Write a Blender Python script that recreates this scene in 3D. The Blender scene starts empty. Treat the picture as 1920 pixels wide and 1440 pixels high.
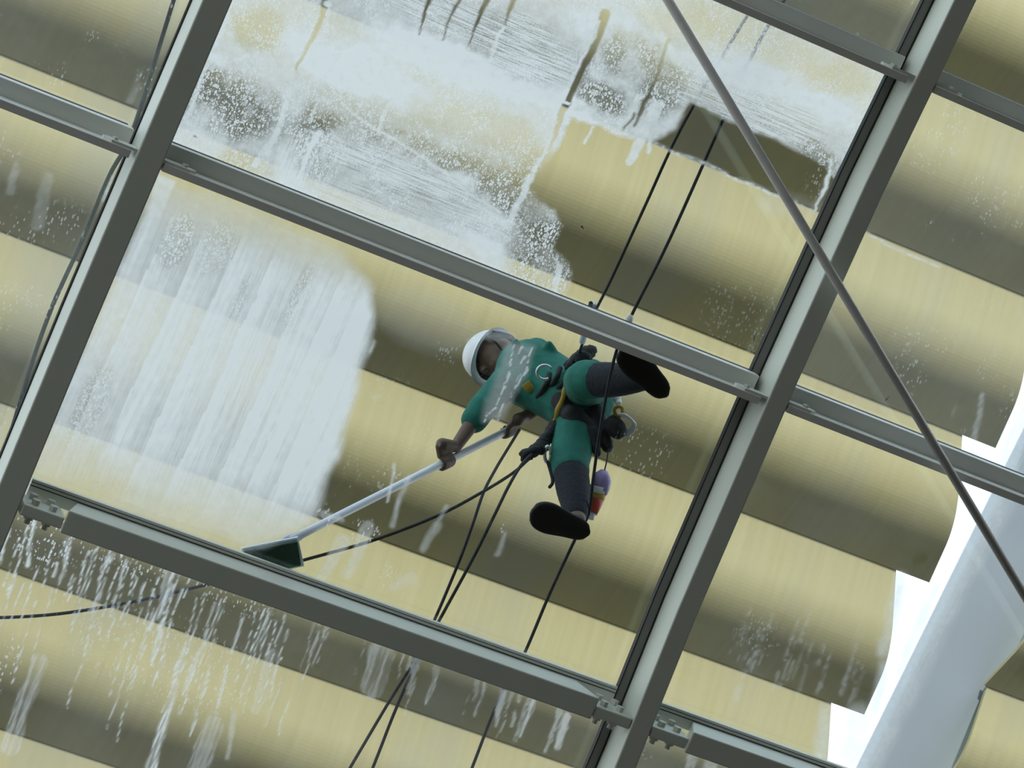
import bpy, bmesh, math, random
import numpy as np
from mathutils import Matrix, Vector, noise as mnoise

# ------------------------------------------------------------------ frame of the sloping glass roof
# roof coordinates: t along the purlins, u up the slope, n out of the building (metres, glass at n = 0)
SLOPE = math.radians(55)
F = 6300.0
TC = np.array([0.88877488, -0.34093342, -0.30633905])
UC = np.array([0.3937182, 0.91007195, 0.12944122])
NC = np.array([-0.23465974, 0.23565537, -0.94308078])
DIST = 12.26
EYE = 1.6
Z0 = EYE + DIST * math.cos(SLOPE)
ROOF = Matrix.Translation((0, 0, Z0)) @ Matrix.Rotation(SLOPE, 4, 'X')      # local (-t, u, n)


def L(t, u, n):
    return Vector((-t, u, n))


def W(t, u, n):
    return ROOF @ Vector((-t, u, n))


def roof_at(px, py, n):
    """the roof coordinates of the sight line through a photo pixel at height n over the glass"""
    r = np.array([(px - 960) / F, -(py - 720) / F, -1.0])
    q = np.array([r @ TC, r @ UC, r @ NC])
    k = (DIST + n) / q[2]
    return float(q[0] * k), float(q[1] * k), float(n)


def RP(px, py, n):
    return L(*roof_at(px, py, n))


def to_pixel(t, u, n):
    """numpy arrays of roof coordinates -> photo pixels"""
    q = (np.multiply.outer(t, TC) + np.multiply.outer(u, UC) + np.multiply.outer(n + DIST, NC))
    return 960 + F * q[..., 0] / -q[..., 2], 720 - F * q[..., 1] / -q[..., 2]


# ------------------------------------------------------------------ camera, sky, sun, exposure
S = bpy.context.scene
cam_data = bpy.data.cameras.new('camera')
cam_data.sensor_width = 36.0
cam_data.lens = F / 1920 * 36.0
cam_data.clip_end = 500
cam = bpy.data.objects.new('camera', cam_data)
S.collection.objects.link(cam)
axes = []
for i in range(3):
    axes.append(ROOF.to_3x3() @ Vector((-TC[i], UC[i], NC[i])))
m3 = Matrix((axes[0], axes[1], axes[2])).transposed()
cam.matrix_world = Matrix.Translation(W(0, 0, -DIST)) @ m3.to_4x4()
S.camera = cam

PHI = math.radians(-4)
CL_O = L(6.74, -2.85, 8.49)
cl_v = Vector((0, math.cos(PHI), math.sin(PHI)))
cl_m = Vector((0, math.sin(PHI), -math.cos(PHI)))        # towards the camera
CLAD = ROOF @ Matrix.Translation(CL_O) @ Matrix((Vector((-1, 0, 0)), cl_v, cl_m)).transposed().to_4x4()  # local (a, v, m)

ALPHA = math.radians(23.6)
sun_dir = (CLAD.to_3x3() @ Vector((-0.2, math.cos(ALPHA), math.sin(ALPHA)))).normalized()   # towards the sun
sun_data = bpy.data.lights.new('sun', 'SUN')
sun_data.energy = 3.75
sun_data.angle = math.radians(2.0)
sun_data.color = (1.0, 0.96, 0.90)
sun = bpy.data.objects.new('sun', sun_data)
sun.rotation_mode = 'QUATERNION'
sun.rotation_quaternion = sun_dir.to_track_quat('Z', 'Y')
sun.location = (0, 20, 40)
S.collection.objects.link(sun)

world = bpy.data.worlds.new('sky')
S.world = world
world.use_nodes = True
wn, wl = world.node_tree.nodes, world.node_tree.links
bg = wn['Background']
tcw = wn.new('ShaderNodeTexCoord')
sepw = wn.new('ShaderNodeSeparateXYZ')
rampw = wn.new('ShaderNodeValToRGB')
wl.new(tcw.outputs['Generated'], sepw.inputs[0])
wl.new(sepw.outputs['Z'], rampw.inputs[0])
rampw.color_ramp.elements[0].position = 0.0
rampw.color_ramp.elements[0].color = (0.90, 0.95, 1.0, 1)
rampw.color_ramp.elements[1].position = 1.0
rampw.color_ramp.elements[1].color = (0.62, 0.80, 1.0, 1)
wl.new(rampw.outputs[0], bg.inputs['Color'])
bg.inputs['Strength'].default_value = 1.65

S.view_settings.view_transform = 'Standard'
S.view_settings.look = 'None'
S.view_settings.gamma = 1.0
S.view_settings.use_curve_mapping = False
S.view_settings.exposure = 0.0
try:
    S.cycles.transparent_max_bounces = 24
    S.cycles.max_bounces = 8
except Exception:
    pass

# ------------------------------------------------------------------ materials
MATS = {}


def nodes_of(name):
    m = bpy.data.materials.new(name)
    m.use_nodes = True
    nt = m.node_tree
    return m, nt.nodes, nt.links, nt.nodes['Principled BSDF']


def paint(name, col, rough=0.5, metal=0.0, var=0.12, scale=8.0, bump=0.0):
    m, N, K, b = nodes_of(name)
    tc = N.new('ShaderNodeTexCoord')
    no = N.new('ShaderNodeTexNoise')
    no.inputs['Scale'].default_value = scale
    no.inputs['Detail'].default_value = 6
    K.new(tc.outputs['Object'], no.inputs['Vector'])
    mx = N.new('ShaderNodeMix')
    mx.data_type = 'RGBA'
    mx.inputs[6].default_value = (*[c * (1 - var) for c in col], 1)
    mx.inputs[7].default_value = (*[min(1, c * (1 + var)) for c in col], 1)
    K.new(no.outputs['Fac'], mx.inputs[0])
    K.new(mx.outputs[2], b.inputs['Base Color'])
    b.inputs['Roughness'].default_value = rough
    b.inputs['Metallic'].default_value = metal
    if bump:
        bp = N.new('ShaderNodeBump')
        bp.inputs['Strength'].default_value = bump
        bp.inputs['Distance'].default_value = 0.01
        K.new(no.outputs['Fac'], bp.inputs['Height'])
        K.new(bp.outputs[0], b.inputs['Normal'])
    MATS[name] = m
    return m


FRAME = paint('frame_paint', (0.66, 0.69, 0.60), 0.45, 0, 0.06, 5)
ALU = paint('aluminium_purlin', (0.76, 0.77, 0.71), 0.4, 0.0, 0.06, 6)
GASKET = paint('black_rubber', (0.012, 0.012, 0.014), 0.6)
BARM = paint('dark_glazing_bar', (0.22, 0.22, 0.20), 0.5)
BOLT = paint('bolt_paint', (0.62, 0.62, 0.54), 0.45)
ROD = paint('rod_steel', (0.72, 0.71, 0.67), 0.35, 0.0, 0.1, 30)
ROPE = paint('black_rope', (0.025, 0.028, 0.035), 0.8, 0, 0.5, 300, 0.6)
WHITE = paint('white_plastic', (0.85, 0.88, 0.95), 0.35, 0, 0.05)
BLUEP = paint('blue_plastic', (0.16, 0.25, 0.62), 0.4)
PADM = paint('green_scrub_pad', (0.012, 0.045, 0.030), 0.9, 0, 0.3, 120, 0.5)
PIERM = paint('blue_grey_metal', (0.44, 0.52, 0.62), 0.4, 0.0, 0.05, 2)
CONC = paint('grey_concrete', (0.09, 0.085, 0.075), 0.85, 0, 0.15, 3)
DARKIN = paint('plaster_interior', (0.085, 0.066, 0.047), 0.8, 0, 0.1, 2)
FLOORM = paint('stone_floor', (0.045, 0.031, 0.019), 0.6, 0, 0.15, 4)


def cladding_material():
    m, N, K, b = nodes_of('beige_cladding')
    tc = N.new('ShaderNodeTexCoord')

    def noise(sc, scale, detail=5):
        mp = N.new('ShaderNodeMapping')
        mp.inputs['Scale'].default_value = sc
        K.new(tc.outputs['Object'], mp.inputs['Vector'])
        no = N.new('ShaderNodeTexNoise')
        no.inputs['Scale'].default_value = scale
        no.inputs['Detail'].default_value = detail
        K.new(mp.outputs[0], no.inputs['Vector'])
        return no.outputs['Fac']

    streak = noise((22, 0.8, 1), 1.0)          # rain streaks running down every panel
    wide = noise((1.1, 0.35, 0.4), 1.0, 3)     # broad weathering
    fine = noise((3, 0.5, 1), 1.0, 3)
    mx = N.new('ShaderNodeMix'); mx.data_type = 'RGBA'
    mx.inputs[6].default_value = (0.372, 0.345, 0.182, 1)
    mx.inputs[7].default_value = (0.462, 0.442, 0.258, 1)
    K.new(streak, mx.inputs[0])
    mr = N.new('ShaderNodeMapRange')
    mr.inputs[1].default_value = 0.52
    mr.inputs[2].default_value = 0.75
    mr.inputs[3].default_value = 0.0
    mr.inputs[4].default_value = 0.8
    K.new(wide, mr.inputs[0])
    mx2 = N.new('ShaderNodeMix'); mx2.data_type = 'RGBA'
    K.new(mr.outputs[0], mx2.inputs[0])
    K.new(mx.outputs[2], mx2.inputs[6])
    mx2.inputs[7].default_value = (0.335, 0.35, 0.285, 1)
    mx3 = N.new('ShaderNodeMix'); mx3.data_type = 'RGBA'; mx3.blend_type = 'MULTIPLY'
    mx3.inputs[0].default_value = 0.0
    K.new(mx2.outputs[2], mx3.inputs[6])
    K.new(fine, mx3.inputs[7])
    K.new(mx3.outputs[2], b.inputs['Base Color'])
    b.inputs['Roughness'].default_value = 0.6
    return m


CLADM = cladding_material()


def glass_material():
    m, N, K, b = nodes_of('roof_glass')
    N.remove(b)
    out = N['Material Output']
    tr = N.new('ShaderNodeBsdfTransparent')
    tr.inputs['Color'].default_value = (0.978, 0.988, 0.972, 1)
    gl = N.new('ShaderNodeBsdfGlossy')
    gl.inputs['Roughness'].default_value = 0.03
    gl.inputs['Color'].default_value = (0.85, 1.0, 0.88, 1)
    mx = N.new('ShaderNodeMixShader')
    mx.inputs[0].default_value = 0.045
    K.new(tr.outputs[0], mx.inputs[1])
    K.new(gl.outputs[0], mx.inputs[2])
    K.new(mx.outputs[0], out.inputs['Surface'])
    return m


GLASS = glass_material()


def foam_material():
    m, N, K, b = nodes_of('soap_foam')
    N.remove(b)
    out = N['Material Output']
    tc = N.new('ShaderNodeTexCoord')

    def attr(n):
        a = N.new('ShaderNodeAttribute')
        a.attribute_name = n
        return a.outputs['Fac']

    def math_(op, a, b_=None, clamp=False):
        x = N.new('ShaderNodeMath')
        x.operation = op
        x.use_clamp = clamp
        for i, v in enumerate((a, b_)):
            if v is None:
                continue
            if isinstance(v, (int, float)):
                x.inputs[i].default_value = v
            else:
                K.new(v, x.inputs[i])
        return x.outputs[0]

    def mapped(sc):
        mp = N.new('ShaderNodeMapping')
        mp.inputs['Scale'].default_value = sc
        K.new(tc.outputs['Object'], mp.inputs['Vector'])
        return mp.outputs[0]

    def noise(vec, scale, detail=4, rough=0.55):
        no = N.new('ShaderNodeTexNoise')
        no.inputs['Scale'].default_value = scale
        no.inputs['Detail'].default_value = detail
        no.inputs['Roughness'].default_value = rough
        K.new(vec, no.inputs['Vector'])
        return no.outputs['Fac']

    def smooth(v, lo, hi, a=0.0, b_=1.0):
        r = N.new('ShaderNodeMapRange')
        r.interpolation_type = 'SMOOTHSTEP'
        for i, q in enumerate((lo, hi, a, b_)):
            r.inputs[i + 1].default_value = q
        K.new(v, r.inputs[0])
        return r.outputs[0]

    def dots(vec, scale, r0, r1, keep):
        vo = N.new('ShaderNodeTexVoronoi')
        vo.inputs['Scale'].default_value = scale
        vo.inputs['Randomness'].default_value = 1.0
        K.new(vec, vo.inputs['Vector'])
        sc = N.new('ShaderNodeSeparateColor')
        K.new(vo.outputs['Color'], sc.inputs[0])
        rad = math_('ADD', math_('MULTIPLY', sc.outputs[0], r1 - r0), r0)
        q = math_('DIVIDE', vo.outputs['Distance'], rad)
        disc = smooth(q, 1.12, 0.8)
        hole = smooth(q, 0.25, 0.6, 0.35, 1.0)
        on = smooth(sc.outputs[1], keep, keep + 0.1)
        return math_('MULTIPLY', math_('MULTIPLY', disc, hole), on)

    film, bub, lng, crs, drop = attr('film'), attr('bubbles'), attr('down_streaks'), attr('cross_streaks'), attr('drops')
    base = mapped((1, 1, 1))
    n1 = noise(base, 24, 6)
    grain = noise(base, 170, 3, 0.7)
    film_a = math_('MULTIPLY', film, math_('ADD', 0.66, math_('MULTIPLY', n1, 0.62)))
    # bubbles: white droplets with clear glass between
    cells = math_('MAXIMUM', dots(mapped((1, 0.66, 1)), 98, 0.18, 0.56, 0.06), dots(mapped((1, 0.75, 1)), 190, 0.20, 0.55, 0.15))
    bub_a = math_('MULTIPLY', bub, cells)
    # brush streaks
    ld = noise(mapped((115, 5.0, 1)), 1.0, 5, 0.62)
    ls = math_('MULTIPLY', lng, smooth(math_('ADD', math_('MULTIPLY', ld, 0.75), math_('MULTIPLY', grain, 0.25)), 0.34, 0.60, 0.25, 1.0))
    cd = noise(mapped((6.0, 140, 1)), 1.0, 5, 0.62)
    cs = math_('MULTIPLY', crs, smooth(math_('ADD', math_('MULTIPLY', cd, 0.7), math_('MULTIPLY', grain, 0.3)), 0.38, 0.58, 0.1, 1.0))
    dd = dots(mapped((1, 0.45, 1)), 120, 0.12, 0.5, 0.35)
    dr = math_('MULTIPLY', drop, dd)
    one = lambda a, b_: math_('SUBTRACT', 1.0, math_('MULTIPLY', math_('SUBTRACT', 1.0, a), math_('SUBTRACT', 1.0, b_)))
    alpha = one(one(one(one(film_a, bub_a), ls), cs), dr)
    alpha = math_('MINIMUM', math_('MAXIMUM', alpha, 0.0), 0.96)
    tr = N.new('ShaderNodeBsdfTransparent')
    tl = N.new('ShaderNodeBsdfTranslucent')
    tl.inputs['Color'].default_value = (0.96, 0.95, 0.935, 1)
    df = N.new('ShaderNodeBsdfDiffuse')
    df.inputs['Color'].default_value = (0.9, 0.94, 0.97, 1)
    a1 = N.new('ShaderNodeMixShader')
    a1.inputs[0].default_value = 0.18
    K.new(tl.outputs[0], a1.inputs[1])
    K.new(df.outputs[0], a1.inputs[2])
    mx = N.new('ShaderNodeMixShader')
    K.new(alpha, mx.inputs[0])
    K.new(tr.outputs[0], mx.inputs[1])
    K.new(a1.outputs[0], mx.inputs[2])
    K.new(mx.outputs[0], out.inputs['Surface'])
    return m


FOAM = foam_material()

# ------------------------------------------------------------------ object helpers
MW = {}
I4 = Matrix.Identity(4)


def place(o, M, parent=None):
    MW[o.name] = M.copy()
    if parent is not None:
        o.parent = parent
        o.matrix_parent_inverse = I4
        o.matrix_basis = MW[parent.name].inverted() @ M
    else:
        o.matrix_basis = M
    S.collection.objects.link(o)
    return o


def obj(name, verts, faces, mat, parent=None, base=ROOF, origin=None, smooth=False):
    """one mesh object; verts are in the coordinates of `base`"""
    if origin is None:
        origin = Vector((0, 0, 0))
        for v in verts:
            origin = origin + Vector(v)
        origin = origin / max(1, len(verts))
        if parent is None:
            origin = Vector(origin)
    me = bpy.data.meshes.new(name)
    me.from_pydata([tuple(Vector(v) - origin) for v in verts], [], faces)
    bm = bmesh.new()
    bm.from_mesh(me)
    bmesh.ops.recalc_face_normals(bm, faces=bm.faces)
    bm.to_mesh(me)
    bm.free()
    if smooth:
        for p in me.polygons:
            p.use_smooth = True
    for mm in (mat if isinstance(mat, (list, tuple)) else [mat]):
        me.materials.append(mm)
    o = bpy.data.objects.new(name, me)
    place(o, base @ Matrix.Translation(origin), parent)
    return o


def empty(name, at, parent=None, base=ROOF):
    o = bpy.data.objects.new(name, None)
    o.empty_display_size = 0.1
    place(o, base @ Matrix.Translation(at), parent)
    return o


def tag(o, label=None, cat=None, group=None, kind=None):
    if label: o['label'] = label
    if cat: o['category'] = cat
    if group: o['group'] = group
    if kind: o['kind'] = kind
    return o


def prism(profile, along, p0, p1):
    """sweep a closed 2D profile [(x, y)...] : along = function (x, y, s) -> point, from s=p0 to s=p1"""
    n = len(profile)
    v = [along(x, y, p0) for x, y in profile] + [along(x, y, p1) for x, y in profile]
    f = [(i, (i + 1) % n, n + (i + 1) % n, n + i) for i in range(n)]
    f += [tuple(range(n))[::-1], tuple(range(n, 2 * n))]
    return v, f


def box(t0, t1, u0, u1, n0, n1):
    v = [L(t, u, n) for t in (t0, t1) for u in (u0, u1) for n in (n0, n1)]
    f = [(0, 1, 3, 2), (4, 6, 7, 5), (0, 4, 5, 1), (2, 3, 7, 6), (0, 2, 6, 4), (1, 5, 7, 3)]
    return v, f


def bevel(o, w, seg=2):
    md = o.modifiers.new('bevel', 'BEVEL')
    md.width = w
    md.segments = seg
    md.limit_method = 'ANGLE'
    return o


def tube(points, radius, seg=8, caps=True):
    """swept tube through local points; radius number or list"""
    pts = [Vector(p) for p in points]
    n = len(pts)
    rad = radius if isinstance(radius, (list, tuple)) else [radius] * n
    v, f = [], []
    up = Vector((0.3, 0.2, 1)).normalized()
    for i, p in enumerate(pts):
        d = (pts[min(i + 1, n - 1)] - pts[max(i - 1, 0)]).normalized()
        x = d.cross(up)
        if x.length < 1e-4:
            x = d.cross(Vector((1, 0, 0)))
        x.normalize()
        y = d.cross(x).normalized()
        for k in range(seg):
            a = 2 * math.pi * k / seg
            v.append(p + (x * math.cos(a) + y * math.sin(a)) * rad[i])
    for i in range(n - 1):
        for k in range(seg):
            k2 = (k + 1) % seg
            f.append((i * seg + k, i * seg + k2, (i + 1) * seg + k2, (i + 1) * seg + k))
    if caps:
        f.append(tuple(range(seg))[::-1])
        f.append(tuple(range((n - 1) * seg, n * seg)))
    return v, f


def spline(pts, sub=8):
    pts = [Vector(p) for p in pts]
    q = [pts[0] * 2 - pts[1]] + pts + [pts[-1] * 2 - pts[-2]]
    out = []
    for i in range(1, len(q) - 2):
        p0, p1, p2, p3 = q[i - 1:i + 3]
        for k in range(sub):
            s = k / sub
            out.append(0.5 * (2 * p1 + (p2 - p0) * s + (2 * p0 - 5 * p1 + 4 * p2 - p3) * s * s + (3 * p1 - p0 - 3 * p2 + p3) * s ** 3))
    out.append(pts[-1])
    return out


def merge(*vf):
    v, f = [], []
    for a, b in vf:
        k = len(v)
        v += list(a)
        f += [tuple(i + k for i in q) for q in b]
    return v, f


# ------------------------------------------------------------------ the building we stand in, the ground
def wbox(name, x0, x1, y0, y1, z0, z1, mat):
    v = [Vector((x, y, z)) for x in (x0, x1) for y in (y0, y1) for z in (z0, z1)]
    f = [(0, 1, 3, 2), (4, 6, 7, 5), (0, 4, 5, 1), (2, 3, 7, 6), (0, 2, 6, 4), (1, 5, 7, 3)]
    return tag(obj(name, v, f, mat, base=I4), kind='structure')


RIDGE = W(0, 8.0, 0)
wbox('floor', -14, 8, -6.0, 16, -0.2, 0.0, FLOORM)
wbox('ground', -70, 70, -70, 70, -0.4, -0.21, CONC)
wbox('ceiling', -14, 8, RIDGE.y, 16.2, RIDGE.z, RIDGE.z + 0.25, DARKIN)
wbox('wall_back', -14, 8, 16, 16.3, 0, RIDGE.z, DARKIN)
T_LO, T_HI = -6.0, 12.0
for nm, t0, t1 in (('wall_left', T_LO - 0.2, T_LO), ('wall_right', T_HI, T_HI + 0.2)):
    a, b_ = W(0, -10.4, 0), RIDGE
    prof = [(a.y, 0.0), (b_.y, b_.z), (16.2, b_.z), (16.2, 0.0)]
    v, f = prism(prof, lambda x, y, s: Vector((-s, x, y)), t0, t1)
    if nm == 'wall_right':
        tag(obj(nm, v, f, DARKIN, base=I4), kind='structure')
    else:
        tag(obj('window_13', v, f, GLASS, base=I4), kind='structure')  # unseen glass end wall, added to let daylight onto the rafter sides
v, f = box(T_LO, T_HI, -10.4, -4.62, -0.1, 0.012)
tag(obj('wall_front', v, f, DARKIN), kind='structure')
v, f = box(T_LO, T_HI, 3.02, 8.0, 0.0, 0.012)
tag(obj('window_14', v, f, GLASS), kind='structure')  # unseen glazing added up the slope so skylight reaches the purlins

# ------------------------------------------------------------------ rafters, purlins, rod
RAFT_N0, RAFT_N1 = -0.21, -0.03
RIGHT_EDGE = [(3.0, 5.045), (0.374, 5.018), (-0.44, 4.990), (-1.25, 4.984), (-2.26, 4.996), (-2.91, 5.022), (-4.6, 5.045)]
LEFT_EDGE = [(3.0, 2.372), (0.2, 2.362), (-0.708, 2.357), (-2.0, 2.345), (-2.94, 2.346), (-4.6, 2.346)]


def edge_at(edge, u):
    for (u0, t0), (u1, t1) in zip(edge, edge[1:]):
        if u <= u0 and u >= u1:
            return t0 + (t1 - t0) * (u - u0) / (u1 - u0)
    return edge[-1][1]


def strip(edge, o0, o1, n0, n1):
    """box swept down the slope beside a rafter edge"""
    v, f = [], []
    for u, t in edge:
        v += [L(t + o0, u, n0), L(t + o1, u, n0), L(t + o1, u, n1), L(t + o0, u, n1)]
    k = len(edge)
    for i in range(k - 1):
        for j in range(4):
            j2 = (j + 1) % 4
            f.append((i * 4 + j, i * 4 + j2, i * 4 + 4 + j2, i * 4 + 4 + j))
    f += [(3, 2, 1, 0), tuple(range(4 * k - 4, 4 * k))]
    return v, f


def rafter(edge, width, jamb, label):
    e = empty('rafter', L(edge[-1][1], edge[-1][0], RAFT_N0))
    tag(e, label, 'rafter', 'sloping steel rafters under the glass')
    bevel(obj('steel_tube', *strip(edge, -width, 0, RAFT_N0, RAFT_N1), FRAME, e), 0.006)
    g = obj('glazing_bar', *strip(edge, -width - jamb, jamb * 0.6, -0.028, -0.004), BARM, e)
    obj('black_seal', *strip(edge, -width - jamb - 0.003, -width - jamb + 0.002, -0.031, -0.002), GASKET, g)
    obj('black_seal', *strip(edge, -width - 0.005, -width - 0.001, -0.030, -0.003), GASKET, g)
    return e


RAFT_R = rafter(RIGHT_EDGE, 0.086, 0.040, 'grey-green steel rafter crossed by the slanting round rod')
RAFT_L = rafter(LEFT_EDGE, 0.103, 0.002, 'grey-green steel rafter beside the long black cable')


def l_purlin(t0, t1, u, label, cleats):
    """slim aluminium purlin: flange under the glass and a stem below it"""
    e = empty('purlin', L(t0, u, -0.2))
    tag(e, label, 'purlin', 'slim aluminium purlins between the rafters')
    ln = lambda x, y, s: L(s, u + x, y)
    bevel(obj('stem', *prism([(0, -0.205), (0.031, -0.205), (0.031, -0.098), (0, -0.098)], ln, t0, t1), ALU, e), 0.002, 1)
    bevel(obj('flange', *prism([(0, -0.098), (0.094, -0.098), (0.094, -0.034), (0, -0.034)], ln, t0 + 0.0, t1), ALU, e), 0.002, 1)
    obj('black_seal', *prism([(0.0, -0.033), (0.088, -0.033), (0.096, -0.004), (0.0, -0.004)], ln, t0 + 0.03, t1 - 0.014), GASKET, e)
    for t, sgn in cleats:       # bolted lug that joins the stem to the rafter
        a, b_ = (t, t + sgn * 0.13)
        lo, hi = min(a, b_), max(a, b_)
        pr = [(lo, -0.2), (hi, -0.2), (hi, -0.12), (lo, -0.12)]
        if sgn > 0:
            pr = [(lo, -0.2), (hi - 0.03, -0.2), (hi, -0.175), (hi, -0.145), (hi - 0.03, -0.12), (lo, -0.12)]
        else:
            pr = [(lo + 0.03, -0.2), (hi, -0.2), (hi, -0.12), (lo + 0.03, -0.12), (lo, -0.145), (lo, -0.175)]
        c = obj('cleat', *prism(pr, lambda x, y, s: L(x, s, y), u + 0.031, u + 0.042), ALU, e)
        tb = t + sgn * 0.085
        vv, ff = tube([L(tb, u + 0.042, -0.165), L(tb, u + 0.052, -0.165)], 0.013, 6)
        obj('bolt_head', vv, ff, BOLT, c)
    return e


def tr_gap(edge, u, side):
    return edge_at(edge, u) + side


uA, uB, uC = -1.385, -0.025, -2.784
lA, rA = edge_at(LEFT_EDGE, uA), edge_at(RIGHT_EDGE, uA)
lB, rB = edge_at(LEFT_EDGE, uB), edge_at(RIGHT_EDGE, uB)
lC, rC = edge_at(LEFT_EDGE, uC), edge_at(RIGHT_EDGE, uC)
l_purlin(lA + 0.006, rA - 0.086 - 0.028, uA, 'slim aluminium purlin over the worker, from rafter to rafter', [(rA - 0.088, -1), (lA + 0.002, 1)])
l_purlin(-0.2, lA - 0.103 - 0.022, uA, 'slim aluminium purlin passing in front of the black cable at upper left', [(lA - 0.105, -1)])
l_purlin(rA + 0.006, 7.6, uA + 0.012, 'slim aluminium purlin under the slanting rod right of the right rafter', [(rA + 0.002, 1)])
l_purlin(lB + 0.006, rB - 0.086 - 0.028, uB, 'slim aluminium purlin along the top of the foamy pane', [(rB - 0.088, -1)])
l_purlin(rB + 0.006, 7.6, uB + 0.008, 'slim aluminium purlin at the top right corner beyond the right rafter', [(rB + 0.002, 1)])


def tube_purlin(t0, t1, u, label, end0, end1):
    """deep box purlin held by bolted fin plates"""
    e = empty('box_purlin', L(t0, u, RAFT_N0))
    tag(e, label, 'purlin', 'deep box purlins bolted to the rafters')
    W_ = 0.092
    s0 = 0.055 if end0 else 0
    s1 = 0.055 if end1 else 0
    v = []
    for t_lo, t_hi, n in ((t0, t1, RAFT_N0), (t0 + s0, t1 - s1, -0.035)):
        v += [L(t_lo, u, n), L(t_hi, u, n), L(t_hi, u + W_, n), L(t_lo, u + W_, n)]
    f = [(0, 1, 2, 3), (7, 6, 5, 4), (0, 4, 5, 1), (1, 5, 6, 2), (2, 6, 7, 3), (3, 7, 4, 0)]
    bevel(obj('steel_tube', v, f, FRAME, e), 0.006)
    ln = lambda x, y, s: L(s, u + x, y)
    a0, a1 = t0 - (0.135 if end0 else 0), t1 + (0.125 if end1 else 0)
    g = obj('glazing_bar', *prism([(0.05, -0.03), (0.120, -0.03), (0.120, -0.003), (0.05, -0.003)], ln, a0, a1), ALU, e)
    obj('black_seal', *prism([(0.0935, -0.032), (0.0965, -0.032), (0.0965, -0.02), (0.0935, -0.02)], ln, a0, a1), GASKET, g)
    obj('black_seal', *prism([(0.1075, -0.032), (0.1095, -0.032), (0.1095, -0.02), (0.1075, -0.02)], ln, a0, a1), GASKET, g)
    for flag, t, sg in ((end0, t0, -1), (end1, t1, 1)):
        if not flag:
            continue
        lo, hi = sorted((t, t + sg * 0.165))
        pl = [(lo, -0.205), (hi, -0.205), (hi, -0.045), (lo, -0.045)]
        c = bevel(obj('fin_plate', *prism(pl, lambda x, y, s: L(x, s, y), u + 0.012, u + 0.058), FRAME, e), 0.006)
        for k in (0.045, 0.115):
            tb = t + sg * k
            for nn, r in ((-0.075, 0.017), (-0.155, 0.017)):
                vv, ff = tube([L(tb, u + 0.056, nn), L(tb, u + 0.078, nn)], r, 6)
                obj('bolt_head', vv, ff, BOLT, c)
            vv, ff = merge(tube([L(tb, u - 0.006, -0.14), L(tb, u + 0.014, -0.14)], 0.020, 6), tube([L(tb, u - 0.024, -0.14), L(tb, u, -0.14)], 0.012, 8))
            obj('nut', vv, ff, BOLT, c)
    return e


tube_purlin(lC + 0.175, rC - 0.086 - 0.168, uC, 'deep grey box purlin under the scrub brush, bolted at both ends', True, True)
tube_purlin(rC + 0.165, 7.6, uC, 'deep grey box purlin at the lower right, bolted to the right rafter', True, False)

p0, p1 = RP(1252, 0, -0.265), RP(1899, 1080, -0.265)
d = (p1 - p0)
v, f = tube([p0 - d * 0.35, p1 + d * 0.35], 0.0185, 16)
rod = tag(obj('brace_rod', v, f, ROD, smooth=True), 'round grey steel rod slanting across the right rafter', 'rod')

# ------------------------------------------------------------------ glass panes
PANES = {}


def pane(n, t0, t1, u0, u1):
    o = obj('window_%d' % n, *box(t0, t1, u0, u1, 0.0, 0.012), GLASS)
    tag(o, kind='structure')
    PANES[n] = (o, t0, t1, u0, u1)
    return o


TL0, TR1 = -0.2, 7.6
tl, tr = 2.30, 4.95
rows = [(uB + 0.046, 3.0), (uA + 0.046, uB + 0.042), (uC + 0.05, uA + 0.042), (-4.6, uC + 0.046)]
k = 1
for (u0, u1) in rows:
    for (t0, t1) in ((TL0, tl - 0.002), (tl, tr - 0.002), (tr, TR1)):
        pane(k, t0, t1, u0, u1)
        k += 1

# ------------------------------------------------------------------ the ribbed cladding of the building behind
PITCH = 1.04
CREASE0 = 1.83
SLP = math.tan(math.radians(24))


def clad_at(px, py, m=0.0):
    """(a, v) on the cladding for a sight line"""
    r = Vector(((px - 960) / F, -(py - 720) / F, -1.0))
    o = cam.matrix_basis.to_translation()
    dw = (m3 @ r)
    inv = CLAD.inverted()
    oo, dd = inv @ o, inv.to_3x3() @ dw
    s = (m - oo.z) / dd.z
    p = oo + dd * s
    return p.x, p.y


def rib_profile():
    h = 0.5 * PITCH * SLP
    pts = []
    for i in range(0, 41):
        s = i / 40
        x = abs(s - 0.5) * 2          # 0 at ridge
        w = 0.42
        y = h * (1 - (x if x > w else (x * x / (2 * w) + w / 2)))
        if s < 0.5:
            y -= 0.012 * (1 - s * 2)
        pts.append((-s * PITCH, y))
    return pts


RIB = rib_profile()


def slat(k, a0, a1, skew0, skew1, parent):
    v, f = [], []
    vk = CREASE0 - PITCH * k
    cnt = len(RIB)
    for (y, m) in RIB:
        s = -y / PITCH
        for (aa, sk) in ((a0, skew0), (a1, skew1)):
            v.append(Vector((aa + sk * s, vk + y, m)))
    for (y, m) in RIB:
        s = -y / PITCH
        for (aa, sk) in ((a0, skew0), (a1, skew1)):
            v.append(Vector((aa + sk * s, vk + y * 0.996 - 0.002, m - 0.03)))
    o = cnt * 2
    for i in range(cnt - 1):
        f.append((2 * i, 2 * i + 1, 2 * i + 3, 2 * i + 2))
        f.append((o + 2 * i, o + 2 * i + 2, o + 2 * i + 3, o + 2 * i + 1))
        f.append((2 * i, 2 * i + 2, o + 2 * i + 2, o + 2 * i))
        f.append((2 * i + 1, o + 2 * i + 1, o + 2 * i + 3, 2 * i + 3))
    f.append((0, o, o + 1, 1))
    e = 2 * cnt - 2
    f.append((e, e + 1, o + e + 1, o + e))
    return obj('slat', v, f, CLADM, parent, base=CLAD)


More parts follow.
